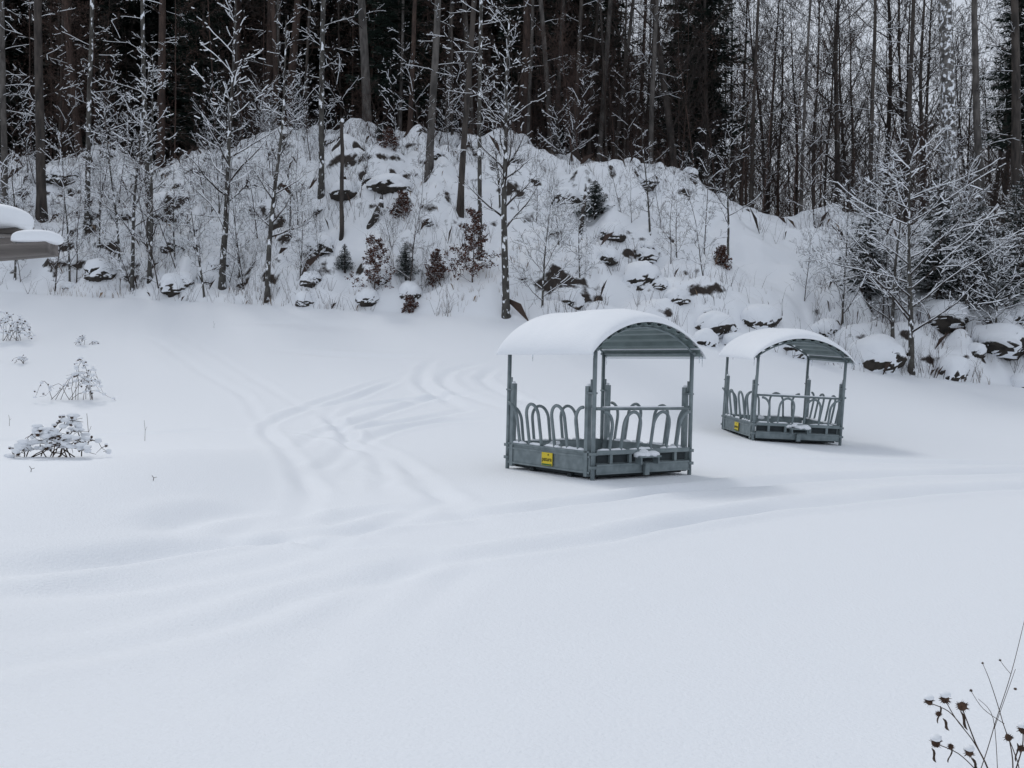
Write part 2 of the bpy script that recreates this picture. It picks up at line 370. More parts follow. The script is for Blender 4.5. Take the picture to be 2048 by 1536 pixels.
    # roof: barrel of corrugated sheet
    hw, rise, ez = 1.27, .50, 2.06; Rr = (hw * hw + rise * rise) / (2 * rise); zc = ez + rise - Rr; amax = math.asin(hw / Rr); yl = 1.26
    m = MB(); n = 12 * 12
    for lay, off in ((0, 0), (1, .008)):
        for i in range(n + 1):
            an = -amax + 2 * amax * i / n; rr = Rr + off + .028 * max(-1, min(1, 1.9 * math.sin(2 * PI * 12 * i / n)))
            for yy in (-yl, yl): m.v.append((rr * math.sin(an), yy, zc + rr * math.cos(an)))
    o2 = 2 * (n + 1)
    for i in range(n):
        a0 = 2 * i; m.f.append((a0, a0 + 1, a0 + 3, a0 + 2)); m.f.append((o2 + a0, o2 + a0 + 2, o2 + a0 + 3, o2 + a0 + 1))
        m.f.append((a0, a0 + 2, o2 + a0 + 2, o2 + a0)); m.f.append((a0 + 1, o2 + a0 + 1, o2 + a0 + 3, a0 + 3))
    m.f.append((0, o2, o2 + 1, 1)); m.f.append((2 * n, 2 * n + 1, o2 + 2 * n + 1, o2 + 2 * n))
    roof = m.build('roof', M['sheet'], t, False)
    for yy in (-S, S):
        m = MB(); pts = []
        for i in range(17):
            an = -amax * .96 + 1.92 * amax * i / 16; pts.append(Vector(((Rr - .05) * math.sin(an), yy, zc + (Rr - .05) * math.cos(an))))
        m.tube(pts, [.02] * 17, 8); m.build('roof_bow', M['metal'], roof)
    for sx_ in (-1, 1):
        m = MB(); m.tube([Vector((sx_ * S, -1.2, 2.10)), Vector((sx_ * S, 1.2, 2.10))], [.022] * 2, 8); m.build('eave_tube', M['metal'], roof)
    m = MB(); nu, nv = 48, 44; hw2 = amax + .03
    for i in range(nu + 1):
        for j in range(nv + 1):
            a_ = -1 + 2 * i / nu; b_ = -1 + 2 * j / nv
            a_ = math.copysign(1 - (1 - abs(a_)) ** 1.5, a_); b_ = math.copysign(1 - (1 - abs(b_)) ** 1.5, b_)
            fa = max(0, 1 - abs(a_) ** 10) ** .5; fb = max(0, 1 - abs(b_) ** 12) ** .5
            fb *= (1 - .35 * sst((-b_ - .4) / .6)) if b_ < -.4 else 1
            nz_ = 1 + .12 * float(vn(np.array(a_ * 1.6 + seed), np.array(b_ * 1.7), 7)) + .07 * float(vn(np.array(a_ * 5 + seed), np.array(b_ * 5.), 9))
            th = (.11 + .13 * (1 - abs(a_) ** 1.6)) * fa * fb * nz_
            an = a_ * hw2; rr = Rr + .032 + th; hang = -.03 * (abs(a_) ** 12)
            m.v.append((rr * math.sin(an), b_ * (yl + .02), zc + rr * math.cos(an) + hang))
    W = nv + 1
    for i in range(nu):
        for j in range(nv): m.f.append((i * W + j, (i + 1) * W + j, (i + 1) * W + j + 1, i * W + j + 1))
    b0 = len(m.v)
    for i in range(nu + 1):
        for j in range(nv + 1):
            a_ = -1 + 2 * i / nu; b_ = -1 + 2 * j / nv
            a_ = math.copysign(1 - (1 - abs(a_)) ** 1.5, a_); b_ = math.copysign(1 - (1 - abs(b_)) ** 1.5, b_); an = a_ * hw2; rr = Rr + .031
            m.v.append((rr * math.sin(an), b_ * (yl + .02), zc + rr * math.cos(an) - .03 * abs(a_) ** 12))
    for i in range(nu):
        for j in range(nv): m.f.append((b0 + i * W + j, b0 + i * W + j + 1, b0 + (i + 1) * W + j + 1, b0 + (i + 1) * W + j))
    m.build('roof_snow', M['snow'], roof)
    for q in range(5):
        sx_ = (1, 1, -1, 1, -1)[q]; yy = (-1.24, -1.17, -1.24, 1.2, .3)[q]; l = rng.uniform(.08, .22)
        m = MB(); m.tube([Vector((sx_ * 1.27, yy, 2.06)), Vector((sx_ * 1.27, yy, 2.06 - l))], [.010, .002], 6); m.build('icicle', M['ice'], roof)
    sg = MB(); X0 = -S - .045; sg.box((X0, -.03, .255), (.008, .28, .22)); so = sg.build('sign', M['yellow'], t, False)
    m = MB(); m.box((X0 - .006, -.03, .163), (.004, .26, .025)); m.build('print_strip', M['green'], so, False)
    cu = bpy.data.curves.new('txt', 'FONT'); cu.body = 'patura'; cu.size = .10; cu.align_x = 'CENTER'; cu.offset = .0008; cu.extrude = .001
    to = bpy.data.objects.new('txt', cu); C.objects.link(to); dg = bpy.context.evaluated_depsgraph_get()
    me = bpy.data.meshes.new_from_object(to.evaluated_get(dg)); bpy.data.objects.remove(to)
    Mx = Matrix.Translation((X0 - .007, -.03, .222)) @ Matrix.Rotation(-PI / 2, 4, 'Z') @ Matrix.Rotation(PI / 2, 4, 'X')
    me.transform(Mx); me.materials.clear(); me.materials.append(M['black']); me.name = 'lettering'
    lo = bpy.data.objects.new('lettering', me); C.objects.link(lo); lo.parent = so; KIDS.setdefault(so.name, []).append(lo)
    m = MB(); pts = []
    for i in range(16):
        an = 2 * PI * i / 16; rr = .022 if i % 2 else .010; pts.append((X0 - .007, -.065 + rr * math.cos(an), .33 + rr * math.sin(an)))
    m.poly(pts); m.build('emblem', M['black'], so, False)
    return t
qn = Quaternion((0, 0, 1), math.radians(37.4)); up = Vector((.023, 0, 1)).normalized()
feeder('large near galvanised hay feeder with snow-covered arched roof and a yellow sign', (FN[0], FN[1], -.02), Vector((0, 0, 1)).rotation_difference(up) @ qn, 3)
qf = Quaternion((0, 0, 1), math.radians(6.9)); up = Vector((.07 * .79, -.07 * .61, 1)).normalized()
feeder('farther galvanised hay feeder on the right, tilted downhill under its snowy arched roof', (FF[0], FF[1], .03), Vector((0, 0, 1)).rotation_difference(up) @ qf, 8)

# ------------------------------------------------------------------ trees
def grow(out, rng, p, d, Ln, r, lvl, cf):
    n = cf['seg'][lvl]; pts = [p.copy()]; rr = [r]; w = cf['wander'][lvl]; tp = cf['trop'][lvl]
    for i in range(n):
        d = (d + Vector((rng.uniform(-w, w), rng.uniform(-w, w), rng.uniform(-w, w) * .6 + tp))).normalized()
        p = p + d * (Ln / n); pts.append(p.copy()); rr.append(max(r * (1 - (i + 1) / n * cf['taper'][lvl]), cf['rmin'] * .7))
    out[lvl].append((pts, rr))
    if lvl >= cf['max']: return
    k = cf['n'][lvl]; az = rng.uniform(0, 6.28)
    for c in range(k):
        t = cf['t0'][lvl] + (1 - cf['t0'][lvl]) * ((c + rng.random()) / k); t = min(t, .985)
        f = t * n; i = int(f); q = pts[i].lerp(pts[i + 1], f - i); dd = (pts[i + 1] - pts[i]).normalized(); ri = rr[i] + (rr[i + 1] - rr[i]) * (f - i)
        az += 2.4 + rng.uniform(-.5, .5); a = math.radians(cf['ang'][lvl] + rng.uniform(-14, 14))
        pp = Quaternion(dd, az) @ dd.orthogonal().normalized(); cd_ = dd * math.cos(a) + pp * math.sin(a)
        ts = (t - cf['t0'][lvl]) / (1 - cf['t0'][lvl])
        if lvl == 0: l = cf['l1'] * (1 - cf.get('cone', .6) * ts) * rng.uniform(.55, 1.15)
        else: l = Ln * cf['ratio'] * (1 - .5 * ts) * rng.uniform(.5, 1.15)
        grow(out, rng, q, cd_, l, max(ri * cf['rr'][lvl], cf['rmin']), lvl + 1, cf)
BASE = dict(seg=[14, 6, 4, 2], wander=[.03, .13, .2, .25], trop=[.02, .05, .04, .02], taper=[.85, .85, .8, .5], n=[26, 7, 5], t0=[.25, .15, .15], ang=[55, 42, 42], ratio=.5, rr=[.42, .55, .6], max=3, l1=2.5, rmin=.004)
def tree(name, label, cat, loc, Ht, r, cf, seed, bark, twig, snowr=0, leaf=0, group=None, lean=(0, 0), leafmat='leafbrown'):
    rng = random.Random(seed); cf = {**BASE, **cf}; out = [[], [], [], []]
    t = thing(name, label, cat, loc, 0, group)
    grow(out, rng, Vector((0, 0, -.25)), Vector((lean[0], lean[1], 1)).normalized(), Ht, r, 0, cf)
    pts, rr = out[0][0]; rr[0] *= 1.35
    m = MB(); m.tube(pts, rr, 10); m.build('trunk', M[bark], t)
    m = MB()
    for lv in (1, 2, 3):
        for pts, rr in out[lv]: m.tube(pts, rr, {1: 5, 2: 3, 3: 3}[lv], False)
    m.build('crown', M[twig], t)
    if snowr:
        m = MB()
        for lv in (1, 2, 3):
            for pts, rr in out[lv]:
                runs = []; run = []
                for i in range(len(pts) - 1):
                    dz = abs((pts[i + 1] - pts[i]).normalized().z)
                    if dz < .8 and rng.random() < (.8, .55, .25)[lv - 1]:
                        if not run: run = [i]
                        run.append(i + 1)
                    else:
                        if run: runs.append(run)
                        run = []
                if run: runs.append(run)
                for run in runs:
                    k_ = rng.uniform(.7, 1.25)
                    m.tube([pts[q] + Vector((0, 0, rr[q] * .6 + snowr * .7)) for q in run], [(rr[q] * .45 + snowr * k_ * (1 if lv < 3 else .65)) for q in run], 4, False)
        m.build('snow_cover', M['snow'], t)
    if leaf:
        m = MB()
        for pts, rr in out[cf['max']]:
            for p in pts[1:]:
                for q in range(leaf):
                    c = p + Vector((rng.uniform(-.08, .08), rng.uniform(-.08, .08), rng.uniform(-.08, .04))); s = cf.get('ls', .035) * rng.uniform(.7, 1.3)
                    a = Vector((rng.uniform(-1, 1), rng.uniform(-1, 1), rng.uniform(-.6, .6))).normalized() * s; b_ = a.orthogonal().normalized() * s * .6
                    b_ = Quaternion(a.normalized(), rng.uniform(0, 3)) @ b_
                    m.poly([c - a, c + b_, c + a, c - b_])
        m.build('foliage', M[leafmat], t)
    return t
def spruce_parts(Ht, Rad, wh, h0, rng, droop=.35, nb=8, ns=6, tr=.16, wid=.5, side=2):
    mt = MB(); mt.tube([Vector((0, 0, -.3)), Vector((0, 0, Ht * .5)), Vector((0, 0, Ht))], [tr, tr * .6, .02], 8)
    m = MB()
    for w in range(wh):
        t = (w + rng.random() * .6) / wh; z = h0 + (Ht - h0) * t
        for k in range(nb):
            az = rng.uniform(0, 6.28); Lb = Rad * ((1 - t) ** .75 + .04) * rng.uniform(.6, 1.1); o = Vector((math.cos(az), math.sin(az), 0)); sd = Vector((-o.y, o.x, 0))
            pts = [Vector((0, 0, z)) + o * (Lb * s / ns) + Vector((0, 0, -droop * Lb * (s / ns) ** 1.3 + .22 * Lb * (s / ns) ** 3 + .1 * Lb * (s / ns))) for s in range(ns + 1)]
            m.tube([pts[0], pts[-1]], [.02 + .01 * Lb * .4, .004], 3, False)
            for s in range(1, ns + 1):
                p = pts[s]; wl = Lb * wid * (1 - s / (ns + 1)) ** .7 * rng.uniform(.6, 1.15); dr = (pts[s] - pts[s - 1])
                for sg in (-1, 1):
                    for q in range(side):
                        bq = p - dr * rng.random(); tip = bq + sd * (sg * wl * rng.uniform(.6, 1)) + o * (wl * rng.uniform(.4, .8)) + Vector((0, 0, -wl * rng.uniform(.05, .45)))
                        hw = dr.normalized() * max(.035, Lb * .05)
                        m.poly([bq - hw, tip, bq + hw])
                if rng.random() < .5:
                    m.poly([p - dr * .5, p + Vector((rng.uniform(-.1, .1), rng.uniform(-.1, .1), -.25 * wl - .1)), p])
    return mt, m
def spruce(name, label, loc, Ht, Rad, seed, mt_='trunk', mn='needle', group=None, cat='spruce', **kw):
    rng = random.Random(seed); t = thing(name, label, cat, loc, 0, group)
    a, b_ = spruce_parts(Ht, Rad, kw.pop('wh', 36), kw.pop('h0', 1.0), rng, **kw)
    a.build('trunk', M[mt_], t); b_.build('crown', M[mn], t, False); return t

R0 = random.Random(77)
def at(u, d):
    x = (u - 1024) / F * d; return Vector((x, d, hz(x, d) - .1))
def scatter(protos, spots, label_fn, group, smin=.85, smax=1.15, tilt=.02):
    used = [False] * len(protos)
    for i, (u, d) in enumerate(spots):
        k = R0.randrange(len(protos))
        if not used[k]: o = protos[k]; used[k] = True
        else: o = dup(protos[k])
        o.location = at(u, d); o.rotation_euler = (R0.uniform(-tilt, tilt), R0.uniform(-tilt, tilt) * 1.5, R0.uniform(0, 6.28)); s = R0.uniform(smin, smax); o.scale = (s, s, s)
        o['label'] = label_fn; o['group'] = group
# tall poles with high crown and dead lower twigs
cfP = dict(seg=[16, 5, 3, 2], n=[44, 6, 4], t0=[.10, .2, .2], l1=2.3, cone=.1, ang=[76, 45, 45], trop=[.015, -.02, 0, 0], rr=[.16, .5, .6], taper=[.6, .85, .8, .5], wander=[.02, .13, .22, .25])
poles = [tree('pole_tree', 'x', 'tree', (0, 0, 0), 27, (.07, .16, .18, .11, .27, .10)[i], {**cfP, 'rmin': .007}, 100 + i, ('trunk', 'trunk_gray', 'red_trunk', 'trunk_gray', 'red_trunk', 'trunk')[i], ('twig_red', 'twig', 'twig', 'twig', 'twig_red', 'twig_red')[i]) for i in range(6)]
sp = [(R0.uniform(-320, 1300), 58 + 34 * R0.random() ** 1.2) for _ in range(105)]
scatter(poles, sp, 'tall straight trunk in the dark forest behind the snowy crest', 'forest trunks behind the left crest', tilt=.045)
# dark spruces
sprs = [spruce('spruce_tree', 'x', (0, 0, 0), 25 + i, 3.6, 200 + i, wh=54, h0=.3) for i in range(3)]
sp = [(-330 + 1540 * (i + R0.uniform(-.4, .4)) / 80, R0.uniform(66, 116)) for i in range(80)] + [(R0.uniform(1180, 1480), R0.uniform(82, 118)) for i in range(6)]
scatter(sprs, sp, 'dense dark spruce inside the forest on the left', 'dark spruces in the left forest')
# brown understory with withered leaves
cfU = dict(seg=[9, 5, 3, 2], n=[24, 7, 4], t0=[.12, .15, .15], l1=2.8, cone=.4, ang=[62, 45, 45], ls=.04, rmin=.007)
und = [tree('young_beech', 'x', 'young beech', (0, 0, 0), 10 + i * 2.5, .05, cfU, 300 + i, 'twig_red', ('twig_red', 'twig', 'twig_red')[i], 0, leaf=(1, 0, 1)[i], leafmat='leafdull') for i in range(3)]
sp = [(R0.uniform(-250, 1400), R0.uniform(57, 74)) for _ in range(80)]
scatter(und, sp, 'young leafless beech with rusty twigs among the forest trunks', 'rusty young beeches along the crest', .7, 1.3, tilt=.06)
# bare crowns against the sky on the right
cfB = dict(seg=[16, 7, 5, 3], n=[30, 10, 8], t0=[.14, .15, .1], l1=6.0, cone=.45, ang=[42, 36, 38], trop=[.02, .07, .05, .03], rr=[.36, .5, .55], ratio=.48, wander=[.04, .14, .2, .25], rmin=.011)
bare = [tree('bare_tree', 'x', 'bare tree', (0, 0, 0), 21 + i, .11 + .035 * i, cfB, 400 + i, 'trunk', ('twig', 'twig_red', 'twig', 'twig')[i]) for i in range(4)]
sp = [(1120 + 1350 * (i + R0.uniform(-.4, .4)) / 76, R0.uniform(57, 105)) for i in range(76)] + [(1130 + 1350 * (i + R0.uniform(-.4, .4)) / 40, R0.uniform(105, 150)) for i in range(40)]
scatter(bare, sp, 'leafless tree with a fine twiggy crown against the pale sky', 'bare trees on the right skyline', .7, 1.2, tilt=.05)
# dense thicket on the right crest
cfT = dict(seg=[8, 5, 3, 2], n=[22, 8, 4], t0=[.08, .15, .15], l1=2.8, cone=.4, ang=[34, 34, 38], trop=[.03, .08, .05, .03], rmin=.008, wander=[.05, .15, .2, .25])
thk = [tree('sapling', 'x', 'sapling', (0, 0, 0), 5.5 + i * 1.8, .035, cfT, 500 + i, 'twig_red', ('twig_red', 'twig', 'twig_red')[i]) for i in range(3)]
sp = [(R0.uniform(1060, 2250), R0.uniform(52, 74)) for _ in range(140)]
scatter(thk, sp, 'thin leafless sapling in the brown thicket on the right crest', 'thicket saplings on the right crest', .4, 1.35, tilt=.08)
# far forest mass (left)
rng = random.Random(5); a, b_ = spruce_parts(27, 4.2, 34, .2, rng, nb=8, ns=5, side=2, wid=.75)
vv = np.array(b_.v); tri = np.array([f for f in b_.f if len(f) == 3]); cs = []; fs = []; nb_ = 0
for i in range(102):
    u = -460 + 1660 * i / 102; d = 120 + 14 * (i % 3) + R0.uniform(-4, 4)
    p = at(u, d); an = R0.uniform(0, 6.28); s = R0.uniform(1.3, 1.7)
    c, sn = math.cos(an) * s, math.sin(an) * s; cs.append(np.stack([vv[:, 0] * c - vv[:, 1] * sn + p.x, vv[:, 0] * sn + vv[:, 1] * c + p.y, vv[:, 2] * s + p.z], 1))
    fs.append(tri + nb_); nb_ += len(vv)
tag(np_mesh('distant_forest', np.concatenate(cs), np.concatenate(fs), M['needle'], False), 'far dark mass of forest filling the gaps between trunks on the left', 'forest', kind='stuff')

for (u, d, Ht, Rd, h0, lab) in [
    (1225, 66, 27, 2.6, 2, 'narrow dark spruce against the sky, left of the tallest sky-line spruce'),
    (1408, 60, 24, 3.2, 4.5, 'big dark spruce with snow-dusted boughs standing against the pale sky'),
    (1350, 70, 25, 2.4, 3, 'slim dark spruce just left of the big snow-dusted spruce'),
    (2035, 58, 22, 2.2, 6, 'dark spruce at the upper right edge beside the pale birch trunks'),
    (800, 62, 26, 3.0, 3, 'dark green spruce behind the top of the snowy mound'),
    (410, 64, 26, 3.0, 3, 'dark green spruce behind the left crest, above the tall upswept tree'),
    (1060, 64, 25, 2.8, 4, 'dark spruce behind the middle of the crest, above the near feeder')]:
    spruce('spruce_tree', lab, at(u, d), Ht, Rd, int(u), mn='needle_dust', h0=h0, wh=50)

# individually seen trunks -------------------------------------------------
def big(px, py, Ht, r, lab, bark, seed, lean=(0, 0), d=None, **kw):
    loc = at(px, d) if d else hit(px, py)
    cf = {**cfP, 'n': [28, 6, 4], 't0': [.2, .2, .2], 'l1': 2.0, 'rmin': .005, 'wander': [.022, .13, .22, .25]}; cf.update(kw)
    return tree('tall_tree', lab, 'tree', loc, Ht, r, cf, seed, bark, 'twig', .01, lean=lean)
big(85, 440, 24, .24, 'thick dark mossy trunk at the left edge of the slope', 'trunk', 1)
big(175, 455, 22, .13, 'slim snow-streaked trunk second from the left on the slope', 'trunk_snowy', 2)
big(12, 430, 24, .16, 'grey trunk cut by the left frame edge above the timber beam', 'trunk_gray', 3)
big(300, 500, 24, .12, 'straight snow-speckled trunk on the left slope, left of the reddish trunk', 'trunk_snowy', 4)
big(322, 330, 25, .26, 'thick reddish trunk rising behind the left part of the crest', 'red_trunk', 5, d=60)
big(643, 392, 24, .14, 'mottled grey trunk standing on the slope beside dark rock', 'trunk_snowy', 6)
big(735, 270, 25, .27, 'thick pale grey trunk on top of the snowy mound', 'trunk_gray', 7, d=57)
big(858, 356, 24, .19, 'curved trunk leaning right from a rock ledge on the mound', 'trunk_gray', 8, (.05, 0))
big(920, 428, 22, .15, 'dark leaning trunk below the right side of the mound', 'trunk', 9, (.045, 0))
big(960, 520, 23, .1, 'thin snow-plastered trunk behind the rusty young beech', 'trunk_snowy', 10)
big(555, 300, 25, .17, 'reddish trunk behind the crest between the mound and left trunks', 'red_trunk', 12, d=60)
big(1105, 310, 23, .17, 'leaning grey trunk on the crest right of the mound', 'trunk_gray', 13, (-.05, 0), d=58)
big(1145, 320, 23, .14, 'brown trunk on the crest leaning right above the near feeder', 'trunk', 14, (.05, 0), d=58)
big(1300, 350, 22, .15, 'straight grey trunk on the crest in front of the slim dark spruce', 'trunk_gray', 15, d=56)
big(1815, 450, 24, .14, 'dark slim trunk left of the thick pale birch', 'trunk', 16, (.02, 0), d=53)
big(1905, 450, 24, .40, 'thick pale trunk patched with snow at upper right', 'birch', 17, (-.035, .0), d=51.5, taper=[.35, .85, .8, .5], t0=[.55, .2, .2], wander=[.012, .13, .22, .25])
big(1965, 450, 22, .22, 'mossy grey trunk right of the thick pale trunk', 'trunk_gray', 18, (-.02, 0), d=52)
big(2030, 450, 22, .27, 'dark thick trunk at the right frame edge', 'trunk', 19, d=52)
big(1735, 450, 20, .13, 'slim brown trunk on the crest behind the snowy spreading tree', 'trunk', 20, d=54)
big(1600, 440, 20, .1, 'thin leaning grey trunk above the open snowy gap', 'trunk_gray', 21, (.04, 0), d=56)
big(1500, 430, 21, .12, 'slim grey-brown trunk at the left end of the open snowy gap', 'trunk', 22, (-.02, 0), d=57)
def snag(px, py, h, r, lab, lean, seed):
    rng = random.Random(seed); loc = hit(px, py); t = thing('broken_trunk', lab, 'broken trunk', loc)
    m = MB(); n = 9; d = Vector((lean, 0, 1)).normalized(); m.tube([Vector((0, 0, -.3)) + d * (h * i / n) + Vector((rng.uniform(-.03, .03), 0, 0)) for i in range(n + 1)], [r * (1.2 - .4 * i / n) * rng.uniform(.9, 1.1) for i in range(n + 1)], 9)
    top = d * h
    for k in range(5): m.tube([top + Vector((rng.uniform(-r, r) * .6, rng.uniform(-r, r) * .6, -.5)), top + Vector((rng.uniform(-r, r), 0, rng.uniform(-.1, .25)))], [r * .4, .01], 4)
    m.build('trunk', M['trunk'], t); m = MB(); m.blob(top + Vector((0, 0, -.22)), (r * .9, r * .9, .10), rng=rng); m.build('snow_cap', M['snow'], t)
snag(683, 478, 5.4, .09, 'tall broken dead trunk standing on the slope below the mound', .01, 1)
snag(735, 455, 1.5, .14, 'short broken trunk leaning right on the slope', .45, 2)
snag(1160, 465, 1.9, .08, 'slender broken stick of trunk right of the middle tree', .12, 3)

# snow laden trees at the foot of the slope -----------------------------------
def edge(px, py, Ht, r, lab, seed, snow=.012, bark='trunk_snowy', twig='twig', cat='snowy tree', lean=(0, 0), name='bare_tree', leaf=0, **kw):
    cf = dict(n=[26, 8, 5], t0=[.22, .15, .15], l1=2.4, cone=.6, ang=[58, 42, 42], rmin=.0065, wander=[.05, .19, .27, .3]); cf.update(kw)
    return tree(name, lab, cat, hit(px, py), Ht, r, cf, seed, bark, twig, snow, leaf=leaf, lean=lean)
edge(1013, 632, 11.5, .16, 'slender snow-plastered tree standing alone left of the near feeder roof', 31, l1=3.0, t0=[.3, .15, .15], n=[24, 8, 5], ang=[50, 40, 40], wander=[.03, .19, .27, .3])
edge(1823, 745, 8.3, .12, 'wide spreading snow-laden tree at right behind the far feeder', 32, .016, l1=5.2, t0=[.2, .15, .1], n=[26, 9, 7], cone=.55, ang=[60, 38, 38], ratio=.45, trop=[.02, .03, .02, 0], wander=[.04, .15, .22, .28])
edge(1785, 690, 6.8, .08, 'smaller multi-branched snowy tree left of the wide spreading tree', 33, .014, l1=3.6, t0=[.15, .15, .1], n=[18, 8, 6])
edge(1685, 650, 5.2, .05, 'snow-laden bushy tree directly behind the far feeder', 60, .015, l1=3.0, t0=[.08, .12, .1], n=[18, 8, 6])
edge(445, 578, 13, .15, 'tall snowy tree with upswept white branches on the left slope foot', 34, .02, l1=4.0, t0=[.2, .15, .15], n=[22, 7, 4], ang=[52, 40, 40], cone=.4)
edge(535, 602, 12, .12, 'dark-stemmed snowy tree right of the tall upswept tree', 35, .011, l1=2.0)
edge(265, 582, 11, .09, 'thin forked snowy tree at the field edge on the left', 36, .015, l1=2.4, n=[22, 7, 4])
edge(300, 560, 10, .1, 'snowy tree in front of the straight speckled trunk on the left', 37, .013, l1=2.2, t0=[.15, .15, .15], n=[22, 7, 4])
edge(140, 570, 7, .05, 'small snowy sapling near the left frame edge', 38, .013, l1=2.0, t0=[.15, .15, .15], n=[18, 6, 4])
edge(30, 560, 6, .06, 'crooked snowy sapling behind the timber beam', 39, .013, l1=1.8, lean=(.1, 0), t0=[.2, .15, .15], n=[16, 6, 4])
edge(410, 595, 5, .05, 'short forked snowy sapling left of the tall upswept tree', 40, .014, l1=1.5, lean=(-.1, 0), n=[14, 6, 4])
edge(1085, 615, 4.3, .05, 'low spreading snow-covered shrub tree behind the near feeder', 41, .014, l1=2.6, t0=[.08, .1, .1], n=[18, 8, 6], twig='twig_gray')
edge(1455, 520, 6.5, .06, 'slim snow-dusted sapling beside the open snowy gap', 42, .009, l1=1.8, t0=[.25, .15, .15], n=[18, 6, 4])
edge(1300, 470, 4.8, .05, 'small bare sapling halfway up the slope above the near feeder', 43, .008, l1=1.2, n=[16, 6, 4])
edge(1000, 420, 6, .05, 'thin snowy sapling on the right shoulder of the mound', 44, .01, l1=1.5, n=[16, 6, 4])
edge(240, 520, 7.5, .06, 'snowy sapling with drooping white twigs on the left slope', 45, .017, l1=2.2, t0=[.2, .15, .15], n=[18, 6, 4])
edge(600, 560, 4, .03, 'small snowy bush between the dark-stemmed tree and grey boulder', 46, .014, l1=1.5, t0=[.08, .1, .1], n=[14, 6, 4])
edge(480, 560, 5, .04, 'thin snowy sapling just right of the tall upswept tree', 47, .014, l1=1.6, t0=[.15, .1, .1], n=[16, 6, 4])
edge(350, 520, 4.5, .04, 'bushy snowy sapling in front of the left rock outcrop', 61, .015, l1=2.0, t0=[.1, .1, .1], n=[16, 7, 5])
edge(200, 500, 4.5, .04, 'snowy shrub beside the slim snow-streaked trunk', 62, .015, l1=2.0, t0=[.1, .1, .1], n=[16, 7, 5])
edge(580, 470, 4.0, .04, 'snowy shrub halfway up the slope left of the tall broken trunk', 64, .015, l1=1.8, t0=[.1, .1, .1], n=[16, 7, 5])
edge(440, 430, 4.0, .04, 'snowy shrub high on the left slope under the crest', 65, .014, l1=1.8, t0=[.1, .1, .1], n=[16, 7, 5])
edge(1160, 560, 3.2, .03, 'low snowy shrub on the slope just above the near feeder roof', 66, .013, l1=1.6, t0=[.08, .1, .1], n=[16, 7, 5])
edge(1990, 700, 5.0, .05, 'snowy thorny sapling at the right edge of the slope foot', 48, .014, l1=2.6, t0=[.12, .1, .1])
edge(1900, 480, 5.0, .05, 'snow-dusted sapling on the slope under the thick pale trunk', 49, .009, l1=2.4, t0=[.12, .1, .1])
edge(1930, 650, 4.0, .04, 'snowy shrub between the spreading tree and the right edge firs', 63, .014, l1=2.6, t0=[.08, .1, .1], n=[16, 7, 5])
cfl = dict(n=[20, 7, 4], t0=[.05, .1, .1], cone=.75, ang=[62, 45, 45], ls=.045, leaf=2, snow=.012, bark='twig_red', twig='twig_red', cat='young beech', name='young_beech')
edge(945, 565, 3.0, .035, 'largest rust-leaved young beech at the foot of the mound', 51, l1=1.4, **{**cfl, 'leaf': 3})
edge(748, 585, 2.4, .03, 'rust-leaved young beech left of the small snowy fir', 52, l1=1.1, **cfl)
edge(872, 570, 1.6, .02, 'small rust-leaved beech between the fir and the largest young beech', 53, l1=.7, **cfl)
edge(803, 437, 1.3, .02, 'low rusty bush under the rock ledge of the mound', 54, l1=.8, **cfl)
edge(1443, 530, 1.0, .02, 'tiny rusty bush by the slim sapling near the open gap', 55, l1=.5, **cfl)
edge(820, 622, .8, .02, 'tiny rusty seedling at the field edge below the fir', 56, l1=.4, **cfl)
edge(780, 300, 1.2, .02, 'rusty bush on the very top of the snowy mound', 57, l1=.7, **cfl)

# snowy young firs
for (px, py, Ht, Rd, lab) in [
    (812, 560, 1.5, .6, 'small snowy fir between two rusty young beeches'),
    (1190, 438, 1.7, 1.0, 'bushy dark young fir high on the slope above the near feeder'),
    (1740, 600, 4.6, 1.8, 'tall snow-covered fir behind the wide spreading tree'),
    (1880, 590, 5.2, 2.0, 'dense snowy fir right of the wide spreading tree'),
    (1960, 620, 4.6, 2.0, 'snow-laden fir second from the right frame edge'),
    (2045, 600, 5.6, 2.3, 'large dark snow-laden fir at the right frame edge'),
    (2110, 640, 5.0, 2.0, 'snowy fir partly beyond the right frame edge'),
    (762, 285, 1.0, .5, 'little snowy fir on top of the mound'),
    (690, 545, 1.2, .5, 'grey-green snowy little fir beside dark rocks')]:
    spruce('young_fir', lab, hit(px, py), Ht, Rd, px * 3, mn='needle_snow', cat='young fir', wh=16 if Ht < 3 else 24, h0=.15, tr=.06, nb=9, droop=.25, wid=.42)

